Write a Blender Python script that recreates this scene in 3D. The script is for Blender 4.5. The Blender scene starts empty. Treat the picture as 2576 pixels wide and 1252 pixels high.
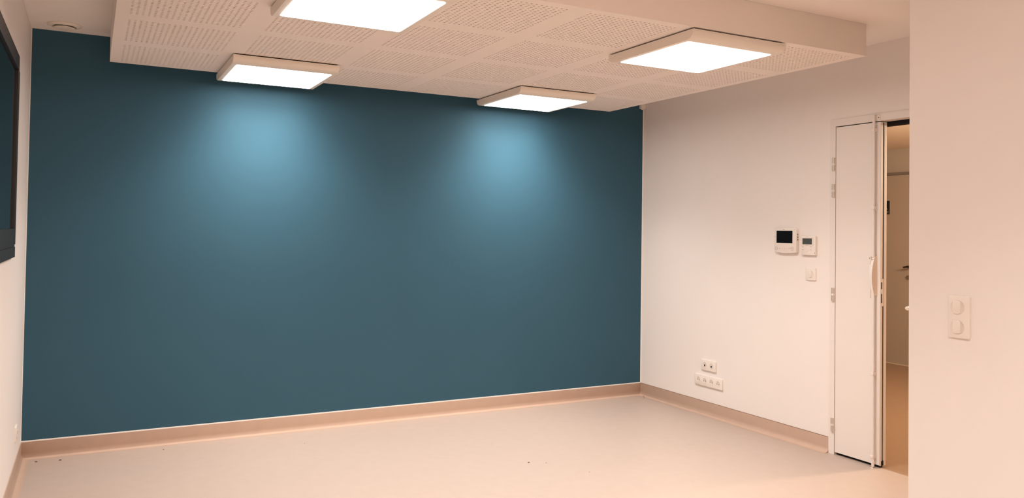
import bpy, bmesh, math, random
from mathutils import Matrix, Vector

random.seed(7)
SC = bpy.context.scene
COL = SC.collection

# ------------------------------------------------------------------ camera, world, exposure
W = 4.4347          # room width along the blue wall (x), blue wall at y = 0
H = 2.50            # ceiling height
ZR = 2.3274         # underside of the ceiling raft
F_PX, PY = 1996.16, -89.93
YAW, PITCH, ROLL = 0.487704, 0.021003, 0.014199

cam_data = bpy.data.cameras.new('camera')
cam = bpy.data.objects.new('camera', cam_data)
COL.objects.link(cam)
fwd = Vector((math.sin(YAW) * math.cos(PITCH), math.cos(YAW) * math.cos(PITCH), math.sin(PITCH)))
rgt = Vector((math.cos(YAW), -math.sin(YAW), 0))
upv = rgt.cross(fwd)
r2 = rgt * math.cos(ROLL) + upv * math.sin(ROLL)
u2 = -rgt * math.sin(ROLL) + upv * math.cos(ROLL)
M = Matrix((r2, u2, -fwd)).transposed().to_4x4()
M.translation = Vector((0.33016, -5.39267, 1.36239))
cam.matrix_world = M
cam_data.sensor_fit = 'HORIZONTAL'
cam_data.sensor_width = 36.0
cam_data.lens = F_PX / 2576.0 * 36.0
cam_data.shift_y = PY / 2576.0
cam_data.clip_start = 0.05
SC.camera = cam

world = bpy.data.worlds.new('world')
SC.world = world
world.use_nodes = True
world.node_tree.nodes['Background'].inputs[0].default_value = (0.01, 0.012, 0.02, 1)
world.node_tree.nodes['Background'].inputs[1].default_value = 0.3

SC.view_settings.view_transform = 'Standard'
SC.view_settings.look = 'None'
SC.view_settings.gamma = 1.0
SC.view_settings.use_curve_mapping = False
SC.view_settings.exposure = 0.12

LIGHT_COL = (1.0, 0.96, 0.91)
LIGHT_STR = 10.0          # glow of the frosted panel itself
PANEL_W = 14.6           # downward beam of one panel
PANEL_SPREAD = 120.0     # degrees, prismatic panels throw little light sideways

# ------------------------------------------------------------------ materials
MATS = {}


def mat(name, col, rough=0.5, metal=0.0, noise=0.0, nscale=8.0, bump=0.0, bscale=300.0, spec=0.5,
        emit=None, estr=0.0, col2=None):
    if name in MATS:
        return MATS[name]
    m = bpy.data.materials.new(name)
    m.use_nodes = True
    nt = m.node_tree
    b = nt.nodes['Principled BSDF']
    b.inputs['Base Color'].default_value = (*col, 1)
    b.inputs['Roughness'].default_value = rough
    b.inputs['Metallic'].default_value = metal
    b.inputs['Specular IOR Level'].default_value = spec
    tc = nt.nodes.new('ShaderNodeTexCoord')
    if noise or col2:
        n = nt.nodes.new('ShaderNodeTexNoise')
        n.inputs['Scale'].default_value = nscale
        n.inputs['Detail'].default_value = 5
        nt.links.new(tc.outputs['Object'], n.inputs['Vector'])
        r = nt.nodes.new('ShaderNodeMapRange')
        r.inputs[1].default_value = 0.3
        r.inputs[2].default_value = 0.7
        nt.links.new(n.outputs['Fac'], r.inputs[0])
        mx = nt.nodes.new('ShaderNodeMix')
        mx.data_type = 'RGBA'
        c2 = col2 if col2 else tuple(c * (1 - noise) for c in col)
        mx.inputs[6].default_value = (*col, 1)
        mx.inputs[7].default_value = (*c2, 1)
        nt.links.new(r.outputs[0], mx.inputs[0])
        nt.links.new(mx.outputs[2], b.inputs['Base Color'])
    if bump:
        n2 = nt.nodes.new('ShaderNodeTexNoise')
        n2.inputs['Scale'].default_value = bscale
        n2.inputs['Detail'].default_value = 3
        nt.links.new(tc.outputs['Object'], n2.inputs['Vector'])
        bp = nt.nodes.new('ShaderNodeBump')
        bp.inputs['Strength'].default_value = bump
        bp.inputs['Distance'].default_value = 0.001
        nt.links.new(n2.outputs['Fac'], bp.inputs['Height'])
        nt.links.new(bp.outputs[0], b.inputs['Normal'])
    if emit:
        b.inputs['Emission Color'].default_value = (*emit, 1)
        b.inputs['Emission Strength'].default_value = estr
    MATS[name] = m
    return m


WALL = mat('wall_paint_white', (0.85, 0.77, 0.72), 0.55, noise=0.015, nscale=3, bump=0.12, bscale=260, spec=0.3)
CEIL = mat('ceiling_paint_white', (0.92, 0.83, 0.76), 0.8, noise=0.015, nscale=3, bump=0.08, spec=0.2)
BLUE = mat('wall_paint_blue', (0.040, 0.102, 0.145), 0.55, noise=0.04, nscale=2.5, bump=0.25, bscale=320, spec=0.12)
VINYL = mat('floor_vinyl_beige', (0.475, 0.368, 0.308), 0.42, noise=0.05, nscale=14, bump=0.05, bscale=500, spec=0.4)
RAFT = mat('raft_plasterboard', (0.91, 0.80, 0.73), 0.8, noise=0.01, nscale=4, spec=0.2)
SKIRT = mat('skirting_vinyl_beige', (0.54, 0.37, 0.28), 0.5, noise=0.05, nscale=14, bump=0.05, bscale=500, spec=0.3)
FELT = mat('hole_backing_felt', (0.42, 0.30, 0.24), 0.95, spec=0.1)
CAULK = mat('white_caulk', (0.86, 0.80, 0.74), 0.6)
LAMPW = mat('lamp_housing_white', (0.84, 0.74, 0.64), 0.45)
DIFF = mat('lamp_diffuser', (0.9, 0.9, 0.9), 0.5, emit=LIGHT_COL, estr=LIGHT_STR)
DARKGAP = mat('dark_gap', (0.035, 0.02, 0.014), 0.9, spec=0.1)
PLASTIC = mat('white_plastic', (0.82, 0.73, 0.66), 0.35, noise=0.01, nscale=20)
PLASTIC2 = mat('white_plastic_insert', (0.78, 0.675, 0.595), 0.35)
DOORW = mat('door_white_lacquer', (0.81, 0.725, 0.67), 0.42, noise=0.01, nscale=4, bump=0.03)
DOORC = mat('door_edge_cream', (0.80, 0.64, 0.52), 0.5)
DOORE = mat('door_edge_white', (0.76, 0.66, 0.59), 0.5)
METAL = mat('brushed_metal', (0.66, 0.57, 0.50), 0.38, metal=0.6)
BRASSY = mat('strike_metal', (0.60, 0.42, 0.33), 0.45, metal=0.4)
BLACK = mat('black_rubber', (0.010, 0.008, 0.007), 0.7, spec=0.2)
SCREEN = mat('screen_black', (0.006, 0.006, 0.006), 0.12, spec=0.15)
LCD = mat('lcd_grey', (0.075, 0.08, 0.072), 0.3)
PRINT = mat('grey_print', (0.40, 0.30, 0.245), 0.6)
ANTH = mat('anthracite_frame', (0.030, 0.024, 0.022), 0.42, noise=0.1, nscale=30)
GLASS = mat('night_window_glass', (0.004, 0.007, 0.008), 0.06, spec=0.9)
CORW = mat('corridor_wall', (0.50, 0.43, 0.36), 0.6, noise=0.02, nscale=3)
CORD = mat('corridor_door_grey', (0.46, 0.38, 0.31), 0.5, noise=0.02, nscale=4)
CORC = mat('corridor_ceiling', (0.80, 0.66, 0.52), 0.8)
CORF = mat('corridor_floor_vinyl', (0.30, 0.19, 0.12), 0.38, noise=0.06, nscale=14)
GREYM = mat('grey_frame_strip', (0.22, 0.19, 0.165), 0.5)
SIGNB = mat('sign_black', (0.006, 0.007, 0.009), 0.4)
SIGNG = mat('sign_gold', (0.62, 0.42, 0.22), 0.5)
CRUMB = mat('dark_crumb', (0.10, 0.05, 0.03), 0.9)


# ------------------------------------------------------------------ builders
def add_box(bm, a, b, mi=0, bevel=0.0):
    vs = [bm.verts.new((x, y, z)) for z in (a[2], b[2]) for y in (a[1], b[1]) for x in (a[0], b[0])]
    fs = []
    for q in ((0, 2, 3, 1), (4, 5, 7, 6), (0, 1, 5, 4), (2, 6, 7, 3), (0, 4, 6, 2), (1, 3, 7, 5)):
        f = bm.faces.new([vs[i] for i in q])
        f.material_index = mi
        fs.append(f)
    if bevel > 0:
        es = list({e for f in fs for e in f.edges})
        bmesh.ops.bevel(bm, geom=es, offset=bevel, segments=2, profile=0.5, affect='EDGES')


def rrect(w, h, r, cx=0, cy=0, n=5):
    pts = []
    for sx, sy, a0 in ((1, 1, 0), (-1, 1, 90), (-1, -1, 180), (1, -1, 270)):
        for i in range(n + 1):
            a = math.radians(a0 + 90 * i / n)
            pts.append((cx + sx * (w / 2 - r) + r * math.cos(a), cy + sy * (h / 2 - r) + r * math.sin(a)))
    return pts


def circle(r, cx=0, cy=0, n=28):
    return [(cx + r * math.cos(2 * math.pi * i / n), cy + r * math.sin(2 * math.pi * i / n)) for i in range(n)]


def inset(pts, d):
    out = []
    n = len(pts)
    for i in range(n):
        p0, p1, p2 = Vector(pts[i - 1]), Vector(pts[i]), Vector(pts[(i + 1) % n])
        e1, e2 = (p1 - p0), (p2 - p1)
        if e1.length < 1e-9:
            e1 = e2
        if e2.length < 1e-9:
            e2 = e1
        t = (e1.normalized() + e2.normalized())
        t = t.normalized() if t.length > 1e-6 else e1.normalized()
        nrm = Vector((-t.y, t.x))
        out.append(tuple(p1 + nrm * d))
    return out


def add_prism(bm, pts, z0, z1, bev=0.0, mi=0, cap0=True):
    """counter-clockwise outline in local XY, extruded along Z, softened front edge"""
    rings = [[(x, y, z0) for x, y in pts]]
    if bev > 0:
        rings.append([(x, y, z1 - bev) for x, y in pts])
        rings.append([(x, y, z1 - bev * 0.3) for x, y in inset(pts, bev * 0.3)])
        rings.append([(x, y, z1) for x, y in inset(pts, bev)])
    else:
        rings.append([(x, y, z1) for x, y in pts])
    R = [[bm.verts.new(p) for p in r] for r in rings]
    n = len(pts)
    for a, b in zip(R, R[1:]):
        for i in range(n):
            f = bm.faces.new((a[i], a[(i + 1) % n], b[(i + 1) % n], b[i]))
            f.material_index = mi
    f = bm.faces.new(R[-1])
    f.material_index = mi
    if cap0:
        f = bm.faces.new(list(reversed(R[0])))
        f.material_index = mi


def add_lathe(bm, prof, n=32, c=(0, 0), mi=0):
    """profile of (r, z) turned about local Z"""
    rings = []
    for r, z in prof:
        if r < 1e-6:
            rings.append([bm.verts.new((c[0], c[1], z))])
        else:
            rings.append([bm.verts.new((c[0] + r * math.cos(2 * math.pi * i / n), c[1] + r * math.sin(2 * math.pi * i / n), z)) for i in range(n)])
    for a, b in zip(rings, rings[1:]):
        for i in range(n):
            j = (i + 1) % n
            if len(a) == 1 and len(b) == 1:
                continue
            if len(a) == 1:
                f = bm.faces.new((a[0], b[i], b[j]))
            elif len(b) == 1:
                f = bm.faces.new((a[i], a[j], b[0]))
            else:
                f = bm.faces.new((a[i], a[j], b[j], b[i]))
            f.material_index = mi


def add_tube(bm, pts, rad, n=12, flat=1.0, mi=0):
    P = [Vector(p) for p in pts]
    rads = rad if isinstance(rad, (list, tuple)) else [rad] * len(P)
    rings = []
    for i, p in enumerate(P):
        t = (P[min(i + 1, len(P) - 1)] - P[max(i - 1, 0)]).normalized()
        ref = Vector((0, 0, 1)) if abs(t.z) < 0.9 else Vector((1, 0, 0))
        a = t.cross(ref).normalized()
        b = t.cross(a).normalized()
        rings.append([bm.verts.new(p + (a * math.cos(2 * math.pi * k / n) * flat + b * math.sin(2 * math.pi * k / n)) * rads[i]) for k in range(n)])
    for r0, r1 in zip(rings, rings[1:]):
        for k in range(n):
            f = bm.faces.new((r0[k], r0[(k + 1) % n], r1[(k + 1) % n], r1[k]))
            f.material_index = mi
    for r in (rings[0], rings[-1]):
        f = bm.faces.new(r)
        f.material_index = mi


def obj(name, bm, mats, parent=None, smooth=False, angle=35):
    bmesh.ops.recalc_face_normals(bm, faces=bm.faces)
    me = bpy.data.meshes.new(name)
    bm.to_mesh(me)
    bm.free()
    for m in (mats if isinstance(mats, (list, tuple)) else [mats]):
        me.materials.append(m)
    if smooth:
        for p in me.polygons:
            p.use_smooth = True
        try:
            me.set_sharp_from_angle(angle=math.radians(angle))
        except Exception:
            pass
    o = bpy.data.objects.new(name, me)
    COL.objects.link(o)
    if parent is not None:
        o.parent = parent
    return o


def tag(o, label=None, cat=None, group=None, kind=None):
    if label:
        o['label'] = label
    if cat:
        o['category'] = cat
    if group:
        o['group'] = group
    if kind:
        o['kind'] = kind
    return o


def empty(name, loc=(0, 0, 0)):
    o = bpy.data.objects.new(name, None)
    o.empty_display_size = 0.05
    COL.objects.link(o)
    o.location = loc
    return o


def wall_empty(name, loc, side):
    """local X = right as seen, Y = up, Z = out of the wall.  side 'right' faces -x, 'left' faces +x"""
    o = empty(name)
    if side == 'right':
        m = Matrix(((0, 0, -1), (-1, 0, 0), (0, 1, 0))).to_4x4()
    else:
        m = Matrix(((0, 0, 1), (1, 0, 0), (0, 1, 0))).to_4x4()
    m.translation = Vector(loc)
    o.matrix_world = m
    return o


def box_obj(name, a, b, m, parent=None, bevel=0.0):
    bm = bmesh.new()
    add_box(bm, a, b, 0, bevel)
    return obj(name, bm, m, parent)


def struct(name, o_or_boxes, m=None, label=None, cat=None):
    if isinstance(o_or_boxes, list):
        bm = bmesh.new()
        for a, b in o_or_boxes:
            add_box(bm, a, b)
        o = obj(name, bm, m)
    else:
        o = o_or_boxes
    return tag(o, label, cat, kind='structure')


# ------------------------------------------------------------------ room shell
T = 0.15
XN, YN = 3.10, -3.42        # near partition: face x = XN, its end y = YN
YB = -7.2                   # wall behind the camera
YD0, YD1 = -1.966, -3.20    # clear door opening along the right wall
FR = 0.042                  # door frame face
ZD = 2.033                  # door leaf top

struct('floor', [((-T, YB - T, -0.1), (4.457, T, 0))], VINYL, 'beige vinyl floor of the empty room', 'floor')
struct('ceiling', [((-T, YB - T, H), (W + T, T, H + 0.1))], CEIL, 'plain white painted ceiling above the hanging raft', 'ceiling')
struct('wall_back', [((0, 0, 0), (W, T, H))], BLUE, 'dark teal blue painted feature wall', 'wall')
struct('wall_left', [((-T, YB, 0), (0, T, H))], WALL, 'white wall at the left edge with the dark window', 'wall')
struct('wall_right', [((W, YD0 + FR - 0.004, 0), (W + T, T, H)),
                      ((W, YN - T, 0), (W + T, YD1 - FR + 0.004, H)),
                      ((W, YD1 - FR + 0.004, ZD + 0.04), (W + T, YD0 + FR - 0.004, H))], WALL,
       'white wall holding the intercom, the sockets and the door', 'wall')
struct('wall_partition', [((XN, YB, 0), (XN + 0.25, YN, H)), ((XN + 0.25, YN - 0.15, 0), (W, YN, H))], WALL,
       'white wall closest to the camera at the right edge', 'wall')
struct('wall_front', [((-T, YB - T, 0), (XN + 0.25, YB, H))], WALL, 'white wall behind the camera', 'wall')


def sweep_base(name, path, label):
    prof = [(0.0, 0.096), (0.0045, 0.096), (0.005, 0.094), (0.005, 0.032)]
    for i in range(1, 9):
        a = math.pi / 2 * i / 8
        prof.append((0.005 + 0.032 * (1 - math.cos(a)), 0.032 * (1 - math.sin(a)) + 0.0008))
    prof.append((0.045, 0.0004))
    bm = bmesh.new()
    A = [bm.verts.new(path(d, z, 0)) for d, z in prof]
    B = [bm.verts.new(path(d, z, 1)) for d, z in prof]
    for i in range(len(prof) - 1):
        bm.faces.new((A[i], A[i + 1], B[i + 1], B[i]))
    for e, ring in ((0, A), (1, B)):                    # close the ends against wall and floor
        bm.faces.new(ring + [bm.verts.new(path(0.0, 0.0004, e))])
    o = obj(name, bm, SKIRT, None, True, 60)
    return struct(name, o, None, label, 'baseboard')


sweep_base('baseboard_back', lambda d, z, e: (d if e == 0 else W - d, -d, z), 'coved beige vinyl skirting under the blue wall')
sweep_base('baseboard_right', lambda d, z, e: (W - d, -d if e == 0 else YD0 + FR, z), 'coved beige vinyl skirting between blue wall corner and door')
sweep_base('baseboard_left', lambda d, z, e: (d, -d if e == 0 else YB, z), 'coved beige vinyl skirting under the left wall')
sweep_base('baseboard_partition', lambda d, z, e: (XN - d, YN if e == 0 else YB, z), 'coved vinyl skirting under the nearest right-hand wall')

# thin caulk / unpainted lines round the blue wall and a painted shadow line above the right skirting
struct('trim_1', [((0.0, -0.004, 0.0962), (W - 0.003, 0.001, 0.1035))], CAULK, 'thin white caulk line between blue wall and skirting', 'trim')
struct('trim_2', [((W - 0.006, -0.004, 0.1035), (W, 0.001, H))], CAULK, 'thin white caulk line up the right corner of blue wall', 'trim')
struct('trim_3', [((0.0, -0.003, 0.1035), (0.003, 0.001, H))], CAULK, 'thin white caulk line up the left corner of blue wall', 'trim')
struct('trim_4', [((W - 0.004, YD0 + FR, 0.0955), (W + 0.001, -0.005, 0.0985))], mat('brown_shadow_line', (0.22, 0.11, 0.06), 0.8),
       'thin brown painted shadow line along the top of the right skirting', 'trim')

# corridor beyond the door
XC = 7.871
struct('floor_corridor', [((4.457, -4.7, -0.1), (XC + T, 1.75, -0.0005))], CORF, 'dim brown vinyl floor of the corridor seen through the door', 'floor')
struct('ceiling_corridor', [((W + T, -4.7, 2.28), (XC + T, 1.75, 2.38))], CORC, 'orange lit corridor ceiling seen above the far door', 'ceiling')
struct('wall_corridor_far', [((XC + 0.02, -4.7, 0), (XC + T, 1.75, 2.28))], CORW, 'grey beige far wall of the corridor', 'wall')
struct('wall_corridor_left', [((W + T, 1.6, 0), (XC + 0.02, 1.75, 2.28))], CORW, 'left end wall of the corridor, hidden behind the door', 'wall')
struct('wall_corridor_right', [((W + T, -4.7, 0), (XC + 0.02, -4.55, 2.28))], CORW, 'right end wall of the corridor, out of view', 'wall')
struct('trim_5', [((4.450, YD1, -0.001), (4.4575, YD0 - 0.31, 0.0012))], mat('threshold_joint', (0.36, 0.23, 0.15), 0.6),
       'fine floor joint across the doorway', 'trim')

# ------------------------------------------------------------------ perforated ceiling raft
RX0, RX1, RY0, RY1 = 0.408, 4.008, -2.515, -0.115
raft = tag(empty('ceiling_raft', ((RX0 + RX1) / 2, (RY0 + RY1) / 2, ZR)),
           'large white perforated acoustic ceiling raft holding four square lights', 'ceiling panel')


def tile_mesh():
    m0, pitch, hole, depth = 0.0575, 0.025, 0.0098, 0.0125
    c = [0.0]
    for i in range(20):
        c += [m0 + i * pitch, m0 + i * pitch + hole]
    c.append(0.6)
    n = len(c)
    verts = [(x - 0.3, y - 0.3, 0.0) for y in c for x in c]
    faces, mi = [], []
    for j in range(n - 1):
        for i in range(n - 1):
            q = (j * n + i, (j + 1) * n + i, (j + 1) * n + i + 1, j * n + i + 1)   # normal down
            if i % 2 == 1 and j % 2 == 1:
                k = len(verts)
                for v in q:
                    verts.append((verts[v][0], verts[v][1], depth))
                for e in range(4):
                    a, b = q[e], q[(e + 1) % 4]
                    faces.append((a, b, k + (e + 1) % 4, k + e))
                    mi.append(0)
                faces.append((k, k + 1, k + 2, k + 3))
                mi.append(1)
            else:
                faces.append(q)
                mi.append(0)
    me = bpy.data.meshes.new('perforated_tile')
    me.from_pydata(verts, [], faces)
    me.materials.append(RAFT)
    me.materials.append(FELT)
    me.polygons.foreach_set('material_index', mi)
    me.update()
    return me


TM = tile_mesh()
cx, cy = raft.location.x, raft.location.y
for j in range(4):
    for i in range(6):
        o = bpy.data.objects.new('perforated_tile', TM)
        COL.objects.link(o)
        o.parent = raft
        o.location = (RX0 + 0.3 + 0.6 * i - cx, RY0 + 0.3 + 0.6 * j - cy, 0)
hx, hy, hz = 1.8, 1.2, H - ZR
for a, b in (((-hx, -hy, 0), (hx, -hy + 0.0125, hz)), ((-hx, hy - 0.0125, 0), (hx, hy, hz)),
             ((-hx, -hy + 0.0125, 0), (-hx + 0.0125, hy - 0.0125, hz)), ((hx - 0.0125, -hy + 0.0125, 0), (hx, hy - 0.0125, hz))):
    box_obj('fascia', (a[0], a[1], a[2] + 0.00015), (b[0], b[1], b[2] - 0.0005), RAFT, raft)


# ------------------------------------------------------------------ square ceiling lights
def make_light(loc, label, power=1.0):
    t = tag(empty('ceiling_light', loc), label, 'ceiling light', 'square lights under the ceiling raft')
    hw, hl, gap, bot = 0.300, 0.345, -0.007, -0.052
    prof = []
    for i in range(9):                                   # soft quarter round on the two long sides
        a = math.pi / 2 * i / 8
        prof.append((-(hl - 0.055 * (1 - math.cos(a))), gap - 0.004 - (abs(bot - gap) - 0.004) * math.sin(a)))
    outline = [(-hl, gap)] + prof + [(-y, z) for y, z in reversed(prof)] + [(hl, gap)]
    bm = bmesh.new()
    A = [bm.verts.new((-hw, y, z)) for y, z in outline]
    B = [bm.verts.new((hw, y, z)) for y, z in outline]
    n = len(outline)
    for i in range(n):
        bm.faces.new((A[i], A[(i + 1) % n], B[(i + 1) % n], B[i]))
    bm.faces.new(A)
    bm.faces.new(B)
    obj('housing', bm, LAMPW, t, True, 40)
    bm = bmesh.new()
    pts = [(x, -y) for x, y in rrect(0.545, 0.555, 0.014)]
    add_prism(bm, list(reversed(pts)), 0, 0.0015, 0)
    d = obj('diffuser', bm, DIFF, t)
    d.location = (0, 0, bot - 0.0016)
    ld = bpy.data.lights.new('panel_beam', 'AREA')
    ld.shape = 'RECTANGLE'
    ld.size, ld.size_y = 0.53, 0.54
    ld.energy = PANEL_W * power
    ld.color = LIGHT_COL
    ld.spread = math.radians(PANEL_SPREAD)
    lo_ = bpy.data.objects.new('panel_beam', ld)
    COL.objects.link(lo_)
    lo_.parent = t
    lo_.location = (0, 0, bot - 0.003)
    box_obj('mounting_plate', (-hw + 0.012, -hl + 0.014, gap + 0.0002), (hw - 0.012, hl - 0.014, -0.0002), DARKGAP, t)  # dark colour stands in for the shadow gap above the housing
    return t


make_light((1.312, -0.425, ZR), 'square white ceiling light near blue wall, left of the two')
make_light((1.305, -2.175, ZR), 'nearest left square ceiling light, cut off by the top of photo')
make_light((3.140, -0.420, ZR), 'square white ceiling light near blue wall, right of the two')
make_light((3.108, -2.168, ZR), 'square white ceiling light at front edge of raft, nearest the door')

# unseen lights added behind the camera to brighten the room, straight on the ceiling
make_light((1.55, -4.60, H), 'added square ceiling light above the camera, out of view', 1.45)
make_light((1.55, -6.30, H), 'added unseen square ceiling light behind the camera, farthest from blue wall', 1.45)

# ------------------------------------------------------------------ ceiling vent
v = tag(empty('ceiling_vent', (0.172, -0.186, H)), 'round white air vent in the ceiling above left corner of blue wall', 'air vent')
bm = bmesh.new()
add_lathe(bm, [(0.050, -0.0005), (0.088, -0.0005), (0.088, -0.003), (0.085, -0.007), (0.074, -0.012), (0.064, -0.014), (0.060, -0.012), (0.056, -0.002)], 48)
obj('flange', bm, LAMPW, v, True, 50)
bm = bmesh.new()
add_lathe(bm, [(0, -0.001), (0.061, -0.001), (0.061, -0.002), (0, -0.002)], 32)
obj('duct', bm, DARKGAP, v)
bm = bmesh.new()
add_lathe(bm, [(0, -0.002), (0.012, -0.003), (0.012, -0.012), (0.050, -0.013), (0.055, -0.017), (0.054, -0.021), (0.040, -0.025), (0, -0.027)], 48)
obj('valve_disc', bm, LAMPW, v, True, 50)

# ------------------------------------------------------------------ small corner detector
s = tag(empty('corner_detector', (W - 0.025, -0.020, 2.47)), 'small white box high in the corner of blue wall and white wall', 'detector')
bm = bmesh.new()
add_box(bm, (-0.024, -0.020, -0.076), (0.0235, 0.0185, 0.0295), 0, 0.006)
obj('case', bm, PLASTIC, s, True, 40)
bm = bmesh.new()
add_lathe(bm, [(0.013, 0), (0.0125, -0.002), (0.009, -0.005), (0.0, -0.006)], 20)
ln = obj('lens', bm, PLASTIC2, s, True, 60)
ln.location = (0.0, -0.0005, -0.0762)

# ------------------------------------------------------------------ window on the left wall
win = tag(empty('window_1', (0.0, -1.60, 1.20)), 'dark framed window with black night glass at the left edge', 'window', kind='structure')
Y1, Y0, ZB, ZT = 0.67, -0.75, 0.0, 0.955     # local, relative to (.., -1.60, 1.20)
PX = 0.014
bm = bmesh.new()
add_box(bm, (0.0, Y1 - 0.065, 0.06), (PX, Y1, ZT - 0.07), 0, 0.0015)
obj('stile', bm, ANTH, win)
bm = bmesh.new()
add_box(bm, (0.0, Y0, 0.06), (PX, Y0 + 0.065, ZT - 0.07), 0, 0.0015)
obj('stile', bm, ANTH, win)
bm = bmesh.new()
add_box(bm, (0.0, Y0, ZT - 0.07), (PX, Y1 - 0.030, ZT), 0, 0.0015)
obj('head_rail', bm, ANTH, win)
bm = bmesh.new()
add_box(bm, (0.0, Y0, 0.050), (PX - 0.002, Y1 - 0.015, 0.135), 0, 0.0015)
obj('bottom_rail', bm, ANTH, win)
bm = bmesh.new()
add_box(bm, (0.0, Y0, ZB), (PX + 0.001, Y1 - 0.020, 0.0495), 0, 0.002)
obj('sill', bm, ANTH, win)
bm = bmesh.new()
add_box(bm, (0.0003, Y0 + 0.05, 0.06), (0.004, Y1 - 0.05, ZT - 0.06))
obj('glass_pane', bm, GLASS, win)


# ------------------------------------------------------------------ switches and sockets
def plate(t, w, h, depth=0.009):
    bm = bmesh.new()
    add_prism(bm, rrect(w, h, 0.006), 0, depth, 0.003)
    return obj('plate', bm, PLASTIC, t, True, 40)


def rocker(t, x, y, z, r=0.0235):
    bm = bmesh.new()
    add_lathe(bm, [(r + 0.0012, z - 0.001), (r + 0.0012, z + 0.0006), (r, z + 0.001), (r - 0.0008, z + 0.0004), (0, z + 0.0004)], 40, (x, y))
    obj('switch_ring', bm, PLASTIC2, t, True, 40)
    hw = r * 0.60
    pts = []
    for sgn in (1, -1):
        a0 = math.acos(hw / r)
        for i in range(11):
            a = a0 + (math.pi - 2 * a0) * i / 10
            if sgn < 0:
                a += math.pi
            pts.append((x - 0.002 + (r - 0.0012) * math.cos(a), y + (r - 0.0012) * math.sin(a)))
    bm = bmesh.new()
    add_prism(bm, pts, z + 0.0003, z + 0.0042, 0.0012)
    obj('rocker', bm, PLASTIC, t, True, 40)


sw = tag(wall_empty('light_switch', (W, -1.779, 1.106), 'right'), 'single white light switch below the wall thermostat', 'light switch')
plate(sw, 0.082, 0.082)
rocker(sw, 0.0, 0.0, 0.009)
sw = tag(wall_empty('double_switch', (XN, -3.6225, 1.072), 'right'), 'white double light switch, one above another, on nearest wall', 'light switch')
plate(sw, 0.081, 0.152)
rocker(sw, -0.004, 0.0355, 0.009, 0.0255)
rocker(sw, -0.004, -0.0355, 0.009, 0.0255)


def insert_disc(t, x, y=0.0, z=0.009, r=0.0215):
    bm = bmesh.new()
    add_lathe(bm, [(r + 0.001, z - 0.001), (r + 0.001, z + 0.0008), (r, z + 0.0014), (r - 0.0015, z + 0.0010), (r - 0.003, z + 0.0002), (0, z + 0.0002)], 32, (x, y))
    return obj('socket_insert', bm, PLASTIC2, t, True, 35)


def hole_disc(name, p, x, y, z, r, m):
    bm = bmesh.new()
    add_lathe(bm, [(r, z - 0.0005), (r, z + 0.0004), (0, z + 0.0004)], 14, (x, y))
    return obj(name, bm, m, p)


so = tag(wall_empty('power_socket', (W, -0.8335, 0.2525), 'right'), 'white row of four power sockets just above the skirting', 'socket')
plate(so, 0.300, 0.081, 0.011)
for i in range(4):
    x = -0.1065 + 0.071 * i
    ins = insert_disc(so, x, 0.0, 0.011)
    for dx in (-0.0095, 0.0095):
        hole_disc('pin_hole', ins, x + dx, -0.001, 0.0113, 0.0030, DARKGAP)
    bm = bmesh.new()
    add_lathe(bm, [(0.0024, 0.011), (0.0024, 0.0135), (0.001, 0.0145), (0, 0.0145)], 12, (x, 0.0105))
    obj('earth_pin', bm, BRASSY, ins, True, 50)

so = tag(wall_empty('data_socket', (W, -0.8335, 0.371), 'right'), 'white double data socket with two black ports, above power sockets', 'socket')
plate(so, 0.158, 0.081, 0.011)
for x in (-0.0355, 0.0355):
    ins = insert_disc(so, x, 0.0, 0.011)
    bm = bmesh.new()
    add_box(bm, (x - 0.0085, -0.0145, 0.0112), (x + 0.0085, 0.0055, 0.0128), 0, 0.0006)
    obj('port_surround', bm, PLASTIC, ins)
    bm = bmesh.new()
    add_box(bm, (x - 0.0060, -0.0105, 0.0126), (x + 0.0060, 0.0040, 0.0132))
    obj('port', bm, BLACK, ins)

so = tag(wall_empty('wall_socket', (0.0, -0.42, 0.245), 'left'), 'single white socket low on left wall beside the blue wall', 'socket')
plate(so, 0.081, 0.081, 0.009)
ins = insert_disc(so, 0.0)
for dx in (-0.0095, 0.0095):
    hole_disc('pin_hole', ins, dx, -0.001, 0.0093, 0.0030, DARKGAP)
bm = bmesh.new()
add_lathe(bm, [(0.0024, 0.009), (0.0024, 0.0115), (0.001, 0.0125), (0, 0.0125)], 12, (0, 0.0105))
obj('earth_pin', bm, BRASSY, ins, True, 50)

# ------------------------------------------------------------------ video intercom
IW, IH, IT = 0.190, 0.166, 0.026
ic = tag(wall_empty('video_intercom', (W, -1.582, 1.3165), 'right'), 'white video intercom with a black screen and two round buttons', 'intercom')
pts = [(IW / 2, -IH / 2 + 0.010), (IW / 2, IH / 2 - 0.008), (IW / 2 - 0.003, IH / 2 - 0.002), (IW / 2 - 0.008, IH / 2),
       (-IW / 2 + 0.008, IH / 2), (-IW / 2 + 0.003, IH / 2 - 0.002), (-IW / 2, IH / 2 - 0.008), (-IW / 2, -IH / 2 + 0.010)]
for i in range(9):
    f = i / 8
    x = -IW / 2 + 0.003 + (IW - 0.006) * f
    pts.append((x, -IH / 2 + 0.006 - 0.006 * math.sin(math.pi * f)))
bm = bmesh.new()
add_prism(bm, pts, 0, IT, 0.004)
obj('body', bm, PLASTIC, ic, True, 40)
bm = bmesh.new()
add_box(bm, (-0.0735, -0.016, IT - 0.001), (0.0635, 0.0665, IT + 0.0008))
sc_ = obj('screen', bm, SCREEN, ic)
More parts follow.
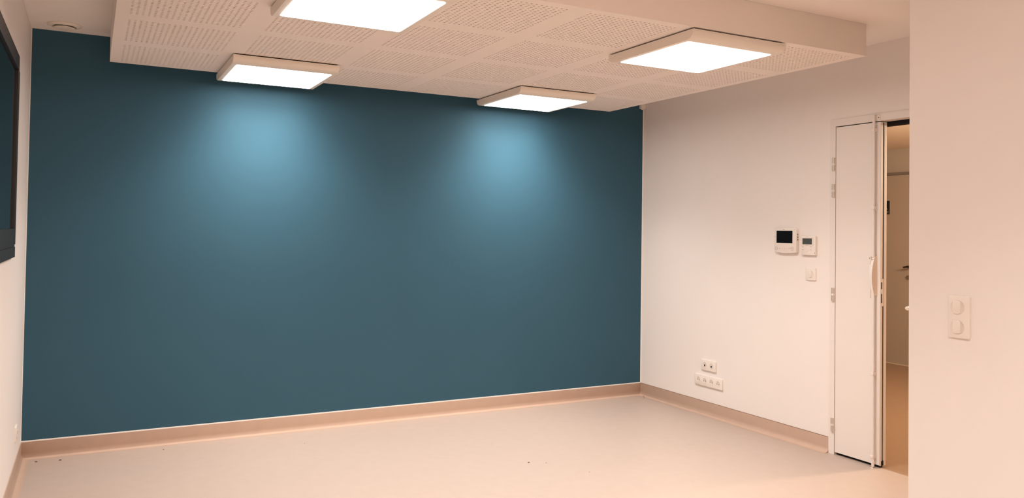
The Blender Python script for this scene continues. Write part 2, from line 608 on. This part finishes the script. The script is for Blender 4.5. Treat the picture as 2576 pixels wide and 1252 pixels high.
for x in (-0.076, 0.061):
    bm = bmesh.new()
    add_lathe(bm, [(0.0112, IT - 0.001), (0.0112, IT + 0.0006), (0.0095, IT + 0.0006), (0.0095, IT - 0.0005)], 28, (x, -0.0525))
    b_ = obj('button_ring', bm, PRINT, ic, True, 40)
    bm = bmesh.new()
    add_lathe(bm, [(0.0094, IT - 0.001), (0.0094, IT + 0.0010), (0.008, IT + 0.0016), (0, IT + 0.0018)], 28, (x, -0.0525))
    k = obj('button', bm, PLASTIC, ic, True, 40)
    bm = bmesh.new()
    add_box(bm, (x - 0.006, -0.0535, IT + 0.0016), (x + 0.006, -0.0512, IT + 0.0020))
    obj('button_symbol', bm, PRINT, k)
for (x, y, w_, h_) in ((-0.046, -0.0525, 0.010, 0.0028), (-0.025, -0.0525, 0.0025, 0.004), (-0.006, -0.053, 0.0035, 0.0055), (-0.006, -0.041, 0.0025, 0.0016),
                       (-0.006, -0.064, 0.0025, 0.0016), (0.014, -0.0525, 0.0022, 0.0030), (0.035, -0.0525, 0.0045, 0.0040),
                       (-0.012, 0.0735, 0.013, 0.0030), (0.079, 0.0735, 0.0040, 0.0035), (-0.086, 0.026, 0.004, 0.006)):
    bm = bmesh.new()
    add_box(bm, (x - w_ / 2, y - h_ / 2, IT - 0.0005), (x + w_ / 2, y + h_ / 2, IT + 0.0003))
    obj('printed_symbol', bm, PRINT, ic)
for y in (0.042, 0.025, 0.008):
    bm = bmesh.new()
    add_box(bm, (IW / 2 - 0.001, y - 0.0055, 0.009), (IW / 2 + 0.0006, y + 0.0055, 0.0145))
    obj('side_key', bm, DARKGAP, ic)

# ------------------------------------------------------------------ thermostat
TW, TT = 0.118, 0.020
th = tag(wall_empty('thermostat', (W, -1.768, 1.2885), 'right'), 'small white thermostat with a grey screen right of the intercom', 'thermostat')
bm = bmesh.new()
add_prism(bm, rrect(TW, 0.122, 0.005), 0, TT, 0.003)
obj('body', bm, PLASTIC, th, True, 40)
bm = bmesh.new()
add_box(bm, (-TW / 2 + 0.002, -0.0015, TT - 0.001), (TW / 2 - 0.013, 0.0535, TT + 0.0008))
obj('bezel', bm, PLASTIC2, th)
bm = bmesh.new()
add_box(bm, (-0.044, 0.008, TT + 0.0002), (0.032, 0.0465, TT + 0.0012))
obj('screen', bm, LCD, th)
for x, y in ((-0.041, -0.0085), (-0.041, -0.0270), (0.024, -0.0085), (0.024, -0.0270)):
    bm = bmesh.new()
    add_box(bm, (x - 0.0085, y - 0.0042, TT - 0.001), (x + 0.0085, y + 0.0042, TT + 0.0012), 0, 0.0008)
    k = obj('button', bm, PLASTIC, th)
    bm = bmesh.new()
    add_box(bm, (x - 0.0075, y - 0.0008, TT + 0.0010), (x + 0.0075, y + 0.0016, TT + 0.0015))
    obj('button_symbol', bm, PRINT, k)
bm = bmesh.new()
add_lathe(bm, [(0.0150, TT - 0.001), (0.0145, TT + 0.001), (0.012, TT + 0.0018), (0.008, TT + 0.0012), (0, TT + 0.0012)], 28, (-0.007, -0.0245))
obj('navigation_pad', bm, PLASTIC, th, True, 50)
for (x, y, w_, h_) in ((-0.006, 0.0565, 0.007, 0.002), (-0.008, 0.0022, 0.011, 0.0022), (0.0535, -0.0475, 0.0035, 0.008)):
    bm = bmesh.new()
    add_box(bm, (x - w_ / 2, y - h_ / 2, TT - 0.0005), (x + w_ / 2, y + h_ / 2, TT + 0.0011))
    obj('printed_symbol', bm, PRINT, th)

# ------------------------------------------------------------------ double door in the right wall
ZF = 2.080
fr = tag(empty('trim_6', (W, -2.6, 0)), 'white steel door frame around the double doorway', 'door frame', kind='structure')
yl, yr = YD0 + FR + 2.6, YD1 - FR + 2.6
box_obj('jamb', (-0.005, yl - FR, 0), (0.10, yl, ZF), DOORW, fr)
box_obj('jamb', (-0.005, yr, 0), (0.10, yr + FR, ZF), DOORW, fr)
box_obj('header', (-0.005, yr + FR, ZD + 0.004), (0.10, yl - FR, ZF), DOORW, fr)
box_obj('stop_seal', (0.066, yr + FR, 2.010), (0.0995, yl - FR, ZD + 0.0035), BLACK, fr)
box_obj('side_seal', (0.060, yl - FR - 0.012, 0), (0.0995, yl - FR, 2.010), DOORW, fr)

# fixed narrow leaf
YE = -2.284
d1 = tag(empty('door_1', (W, YD0 - 0.002, 0.012)), 'narrow closed white door leaf with a vertical bolt rod and grip', 'door', kind='structure')
o1 = Vector((W, YD0 - 0.002, 0.012))


def L(x, y, z):
    return (x - o1.x, y - o1.y, z - o1.z)


bm = bmesh.new()
add_box(bm, L(W - 0.001, YE, 0.016), L(W + 0.019, YD0 - 0.0025, ZD - 0.002))
add_box(bm, L(W + 0.0188, YE + 0.014, 0.016), L(W + 0.053, YD0 - 0.0025, ZD - 0.0022))
leaf = obj('leaf', bm, DOORW, d1)
box_obj('rear_lip', L(W + 0.032, YE - 0.001, 0.012), L(W + 0.053, YE + 0.0145, ZD - 0.002), DOORE, d1)
box_obj('front_edge_strip', L(W + 0.0005, YE - 0.0012, 0.013), L(W + 0.0185, YE - 0.0001, ZD - 0.003), DOORE, d1)
box_obj('bottom_gap_shade', L(W + 0.014, YE + 0.006, 0.0015), L(W + 0.034, YD0 - 0.006, 0.0158), BLACK, d1)  # black strip stands in for the shade in the gap under the leaf
box_obj('seal_strip', L(W + 0.019, YE + 0.004, 0.04), L(W + 0.032, YE + 0.0143, ZD - 0.004), BLACK, d1)
box_obj('bottom_seal', L(W + 0.012, YE - 0.0025, 0.0125), L(W + 0.034, YE + 0.012, 0.042), BLACK, d1, 0.003)
lk = box_obj('lock_plate', L(W + 0.001, YE - 0.0026, 0.945), L(W + 0.026, YE - 0.0013, 1.105), DOORE, d1)
for z0, z1 in ((1.045, 1.085), (0.963, 1.017)):
    box_obj('latch_slot', L(W + 0.004, YE - 0.0030, z0), L(W + 0.014, YE - 0.0025, z1), mat('slot_brown', (0.07, 0.026, 0.016), 0.8), lk)
# hinges
for zc in (1.8005, 1.635, 0.989, 0.1825):
    hc = (W - 0.009, -1.955, zc)
    bm = bmesh.new()
    c = L(*hc)
    add_tube(bm, [(c[0], c[1], c[2] - 0.041), (c[0], c[1], c[2] - 0.0065)], 0.0095, 16)
    add_tube(bm, [(c[0], c[1], c[2] + 0.0065), (c[0], c[1], c[2] + 0.041)], 0.0095, 16)
    add_tube(bm, [(c[0], c[1], c[2] - 0.0065), (c[0], c[1], c[2] + 0.0065)], 0.006, 16)
    add_box(bm, (c[0] + 0.0, c[1] - 0.010, c[2] - 0.039), (c[0] + 0.0079, c[1] - 0.0035, c[2] - 0.008))
    h = obj('hinge', bm, METAL, d1, True, 40)
    h['label'] = 'brushed metal hinge'
    bm = bmesh.new()
    add_tube(bm, [(c[0], c[1], c[2] - 0.0062), (c[0], c[1], c[2] + 0.0062)], 0.0088, 16)
    obj('hinge_bushing', bm, PLASTIC, h, True, 40)
# vertical bolt rod
YR, XRd = -2.252, W - 0.020
bm = bmesh.new()
c0, c1 = L(XRd, YR - 0.003, 0.004), L(XRd, YR, 2.068)
add_tube(bm, [c0, L(XRd, YR - 0.001, 1.020)], 0.0085, 16)
add_tube(bm, [L(XRd, YR, 1.232), c1], 0.0085, 16)
rod = obj('bolt_rod', bm, DOORW, d1, True, 40)
for zc in (1.985, 1.524, 0.547, 0.062):
    bm = bmesh.new()
    add_box(bm, L(W - 0.005, YR - 0.013, zc - 0.024), L(W - 0.0012, YR + 0.017, zc + 0.024), 0, 0.0015)
    add_box(bm, L(XRd - 0.0105, YR - 0.0105, zc - 0.011), L(W - 0.004, YR + 0.0105, zc + 0.011), 0, 0.004)
    obj('rod_guide', bm, DOORW, rod, True, 40)
bm = bmesh.new()
add_box(bm, L(XRd - 0.0095, YR - 0.0095, 2.042), L(W - 0.0052, YR + 0.0095, 2.073), 0, 0.003)
add_box(bm, L(W - 0.009, YR - 0.032, 2.042), L(W - 0.0052, YR + 0.026, 2.072), 0, 0.001)
k = obj('rod_keeper', bm, DOORW, rod, True, 40)
for dy in (-0.023, 0.019):
    bm = bmesh.new()
    a = L(W - 0.0100, YR + dy, 2.056)
    add_tube(bm, [a, (a[0] + 0.002, a[1], a[2])], 0.0042, 12)
    s_ = obj('screw', bm, mat('screw_brown', (0.25, 0.13, 0.08), 0.6), rod)
# grip box with curved lever
front = []
for k_ in range(13):
    f = k_ / 12
    front.append((W - 0.013 - 0.028 * math.sin(math.pi * (0.05 + 0.87 * f)) ** 1.2, 1.236 - 0.228 * f))


def side_prism(bm, poly, y0, y1):
    A = [bm.verts.new(L(x, y0, z)) for x, z in poly]
    B = [bm.verts.new(L(x, y1, z)) for x, z in poly]
    n = len(poly)
    for q in range(n):
        bm.faces.new((A[q], A[(q + 1) % n], B[(q + 1) % n], B[q]))
    bm.faces.new(A)
    bm.faces.new(B)


bm = bmesh.new()
side_prism(bm, front + [(W - 0.012, 1.0045), (W - 0.0012, 1.006), (W - 0.0012, 1.234), (W - 0.008, 1.240)], -2.263, -2.2455)
grip = obj('grip_housing', bm, DOORC, d1, True, 40)
bm = bmesh.new()
side_prism(bm, [(x - 0.0055, z) for x, z in front] + [(x - 0.0006, z) for x, z in reversed(front)], -2.2620, -2.2460)
obj('grip_lever', bm, DOORW, grip, True, 40)
bm = bmesh.new()
add_box(bm, L(W - 0.036, -2.2450, 0.990), L(W - 0.029, -2.2350, 1.190), 0, 0.002)
add_box(bm, L(W - 0.036, -2.2455, 1.186), L(W - 0.020, -2.2350, 1.236), 0, 0.004)
obj('grip_arm', bm, DOORW, grip, True, 50)
for (x, y, z) in ((W - 0.0370, -2.2400, 1.226), (front[1][0] - 0.0062, -2.2540, front[1][1]), (front[-1][0] - 0.0068, -2.2540, 1.018)):
    bm = bmesh.new()
    a = L(x, y, z)
    add_tube(bm, [a, (a[0] + 0.004, a[1], a[2])], 0.0030, 10)
    obj('screw', bm, MATS['screw_brown'], grip)
# floor keeper under the rod
fk = tag(empty('floor_bolt_keeper', (W - 0.02, YR - 0.004, 0)), 'small metal bolt socket in floor under the narrow door leaf', 'bolt keeper')
bm = bmesh.new()
add_lathe(bm, [(0.0105, 0.0002), (0.0105, 0.0020), (0.0165, 0.0020), (0.0180, 0.0002)], 28)
obj('ring', bm, METAL, fk, True, 40)
bm = bmesh.new()
add_box(bm, (-0.006, 0.020, 0.0002), (0.006, 0.052, 0.0018), 0, 0.0004)
obj('tab', bm, METAL, fk)

# wide leaf, swung open into the room behind the near wall
d2 = tag(empty('door_2', (W - 0.01, -3.162, 0.012)), 'wide open white door leaf hidden behind nearest wall, lever tip showing', 'door', kind='structure')
bm = bmesh.new()
add_box(bm, (-0.905, -0.022, 0), (-0.003, 0.022, 2.018), 0, 0.001)
obj('leaf', bm, DOORW, d2)
bm = bmesh.new()
add_box(bm, (-0.888, 0.022, 0.92), (-0.848, 0.030, 1.10), 0, 0.002)
hp = obj('handle_plate', bm, METAL, d2)
bm = bmesh.new()
add_tube(bm, [(-0.868, 0.029, 1.027), (-0.868, 0.064, 1.027)], 0.010, 14)
add_tube(bm, [(-0.884, 0.068, 1.027), (-0.880, 0.069, 1.027), (-0.868, 0.070, 1.027), (-0.80, 0.070, 1.027), (-0.745, 0.068, 1.025)], [0.005, 0.0085, 0.0105, 0.0095, 0.008], 14)
obj('lever_handle', bm, mat('bright_metal', (0.86, 0.78, 0.68), 0.25, metal=0.7), hp, True, 50)

# far door of the corridor
d3 = tag(empty('door_3', (XC, 0.0, 0.0)), 'grey far corridor door with dark lever and black sign', 'door', kind='structure')
box_obj('leaf', (0.0, -0.11, 0.008), (0.0195, 0.86, 2.000), CORD, d3, 0.001)
box_obj('top_frame', (-0.012, -0.17, 2.003), (0.0195, 0.92, 2.030), GREYM, d3)
box_obj('side_frame', (-0.012, -0.17, 0), (0.0195, -0.115, 2.003), CORD, d3)
box_obj('side_frame', (-0.012, 0.865, 0), (0.0195, 0.92, 2.003), CORD, d3)
box_obj('bottom_strip', (-0.004, -0.11, 0.001), (0.0, 0.86, 0.012), mat('pale_strip', (0.7, 0.6, 0.48), 0.5), d3)
bm = bmesh.new()
add_tube(bm, [(-0.001, -0.050, 1.034), (-0.045, -0.050, 1.034)], 0.010, 12)
add_tube(bm, [(-0.050, -0.056, 1.040), (-0.052, -0.045, 1.040), (-0.052, -0.010, 1.034), (-0.050, 0.008, 1.031)], [0.009, 0.010, 0.009, 0.008], 12)
obj('lever_handle', bm, mat('dark_bronze', (0.035, 0.022, 0.015), 0.4, metal=0.5), d3, True, 50)
bm = bmesh.new()
add_tube(bm, [(-0.001, -0.016, 0.925), (-0.008, -0.016, 0.925)], 0.023, 24)
obj('lower_disc', bm, mat('brown_disc', (0.24, 0.18, 0.135), 0.5, metal=0.3), d3, True, 40)  # brown disc on the leaf below the lever

# sign on the far door
sg = tag(wall_empty('door_sign', (XC - 0.0005, 0.283, 1.658), 'right'), 'small black sign with gold symbol on far corridor door', 'sign')
bm = bmesh.new()
add_prism(bm, rrect(0.152, 0.146, 0.003), 0, 0.003, 0.0005)
obj('sign_plate', bm, SIGNB, sg)
bm = bmesh.new()
pw = []
for i in range(22):                                   # wheel of the seated pictogram
    a = math.radians(150 + 230 * i / 21)
    pw.append((-0.004 + 0.026 * math.cos(a), -0.002 + 0.026 * math.sin(a), 0.0032))
add_tube(bm, pw, 0.0028, 8)
add_tube(bm, [(-0.004, 0.045, 0.0032), (-0.004, 0.012, 0.0032), (0.026, 0.012, 0.0032), (0.042, -0.018, 0.0032), (0.052, -0.014, 0.0032)], 0.0036, 8)
add_tube(bm, [(-0.004, 0.030, 0.0032), (0.022, 0.028, 0.0032)], 0.0028, 8)
obj('symbol', bm, SIGNG, sg)
cu = bpy.data.curves.new('letters', 'FONT')
cu.body = 'ES'
cu.size = 0.026
cu.align_x = 'RIGHT'
cu.extrude = 0.0004
to = bpy.data.objects.new('letters_source', cu)
COL.objects.link(to)
bpy.context.view_layer.update()
me = bpy.data.meshes.new_from_object(to.evaluated_get(bpy.context.evaluated_depsgraph_get()))
COL.objects.unlink(to)
bpy.data.objects.remove(to)
me.materials.append(SIGNG)
lo = bpy.data.objects.new('letters', me)
COL.objects.link(lo)
lo.parent = sg
lo.location = (0.064, -0.056, 0.0034)

# corridor lamp
cl = tag(empty('corridor_lamp', (6.5, -2.6, 2.28)), 'round warm globe lamp hanging in the corridor, out of view', 'ceiling light')
bm = bmesh.new()
add_lathe(bm, [(0, -0.001), (0.05, -0.001), (0.05, -0.02), (0.008, -0.025), (0.008, -0.16), (0.05, -0.165), (0.05, -0.185), (0, -0.186)], 32)
obj('lamp_stem', bm, LAMPW, cl, True, 40)
bm = bmesh.new()
add_lathe(bm, [(0.12 * math.sin(math.pi * i / 16), -0.30 + 0.12 * math.cos(math.pi * i / 16)) for i in range(17)], 32)
obj('lamp_globe', bm, mat('corridor_globe', (0.9, 0.8, 0.6), 0.4, emit=(1.0, 0.80, 0.58), estr=300.0), cl, True, 60)

# ------------------------------------------------------------------ crumbs on the floor
bm = bmesh.new()
for (x, y, r) in ((2.63, -1.31, 0.0050), (2.72, -1.36, 0.0032), (0.205, -0.12, 0.0060), (W - 0.03, -0.085, 0.006), (W - 0.06, -0.13, 0.004),
                  (0.085, -0.10, 0.006), (0.75, -0.13, 0.004), (3.05, -2.30, 0.004), (2.85, -1.62, 0.0025), (1.55, -0.35, 0.0025)):
    b0 = bmesh.ops.create_icosphere(bm, subdivisions=1, radius=r, matrix=Matrix.Translation((x, y, r * 0.35)) @ Matrix.Diagonal((1.3, 1.0, 0.4, 1)))
tag(obj('floor_crumbs', bm, CRUMB), 'tiny dark crumbs scattered on the beige floor', 'debris', kind='stuff')
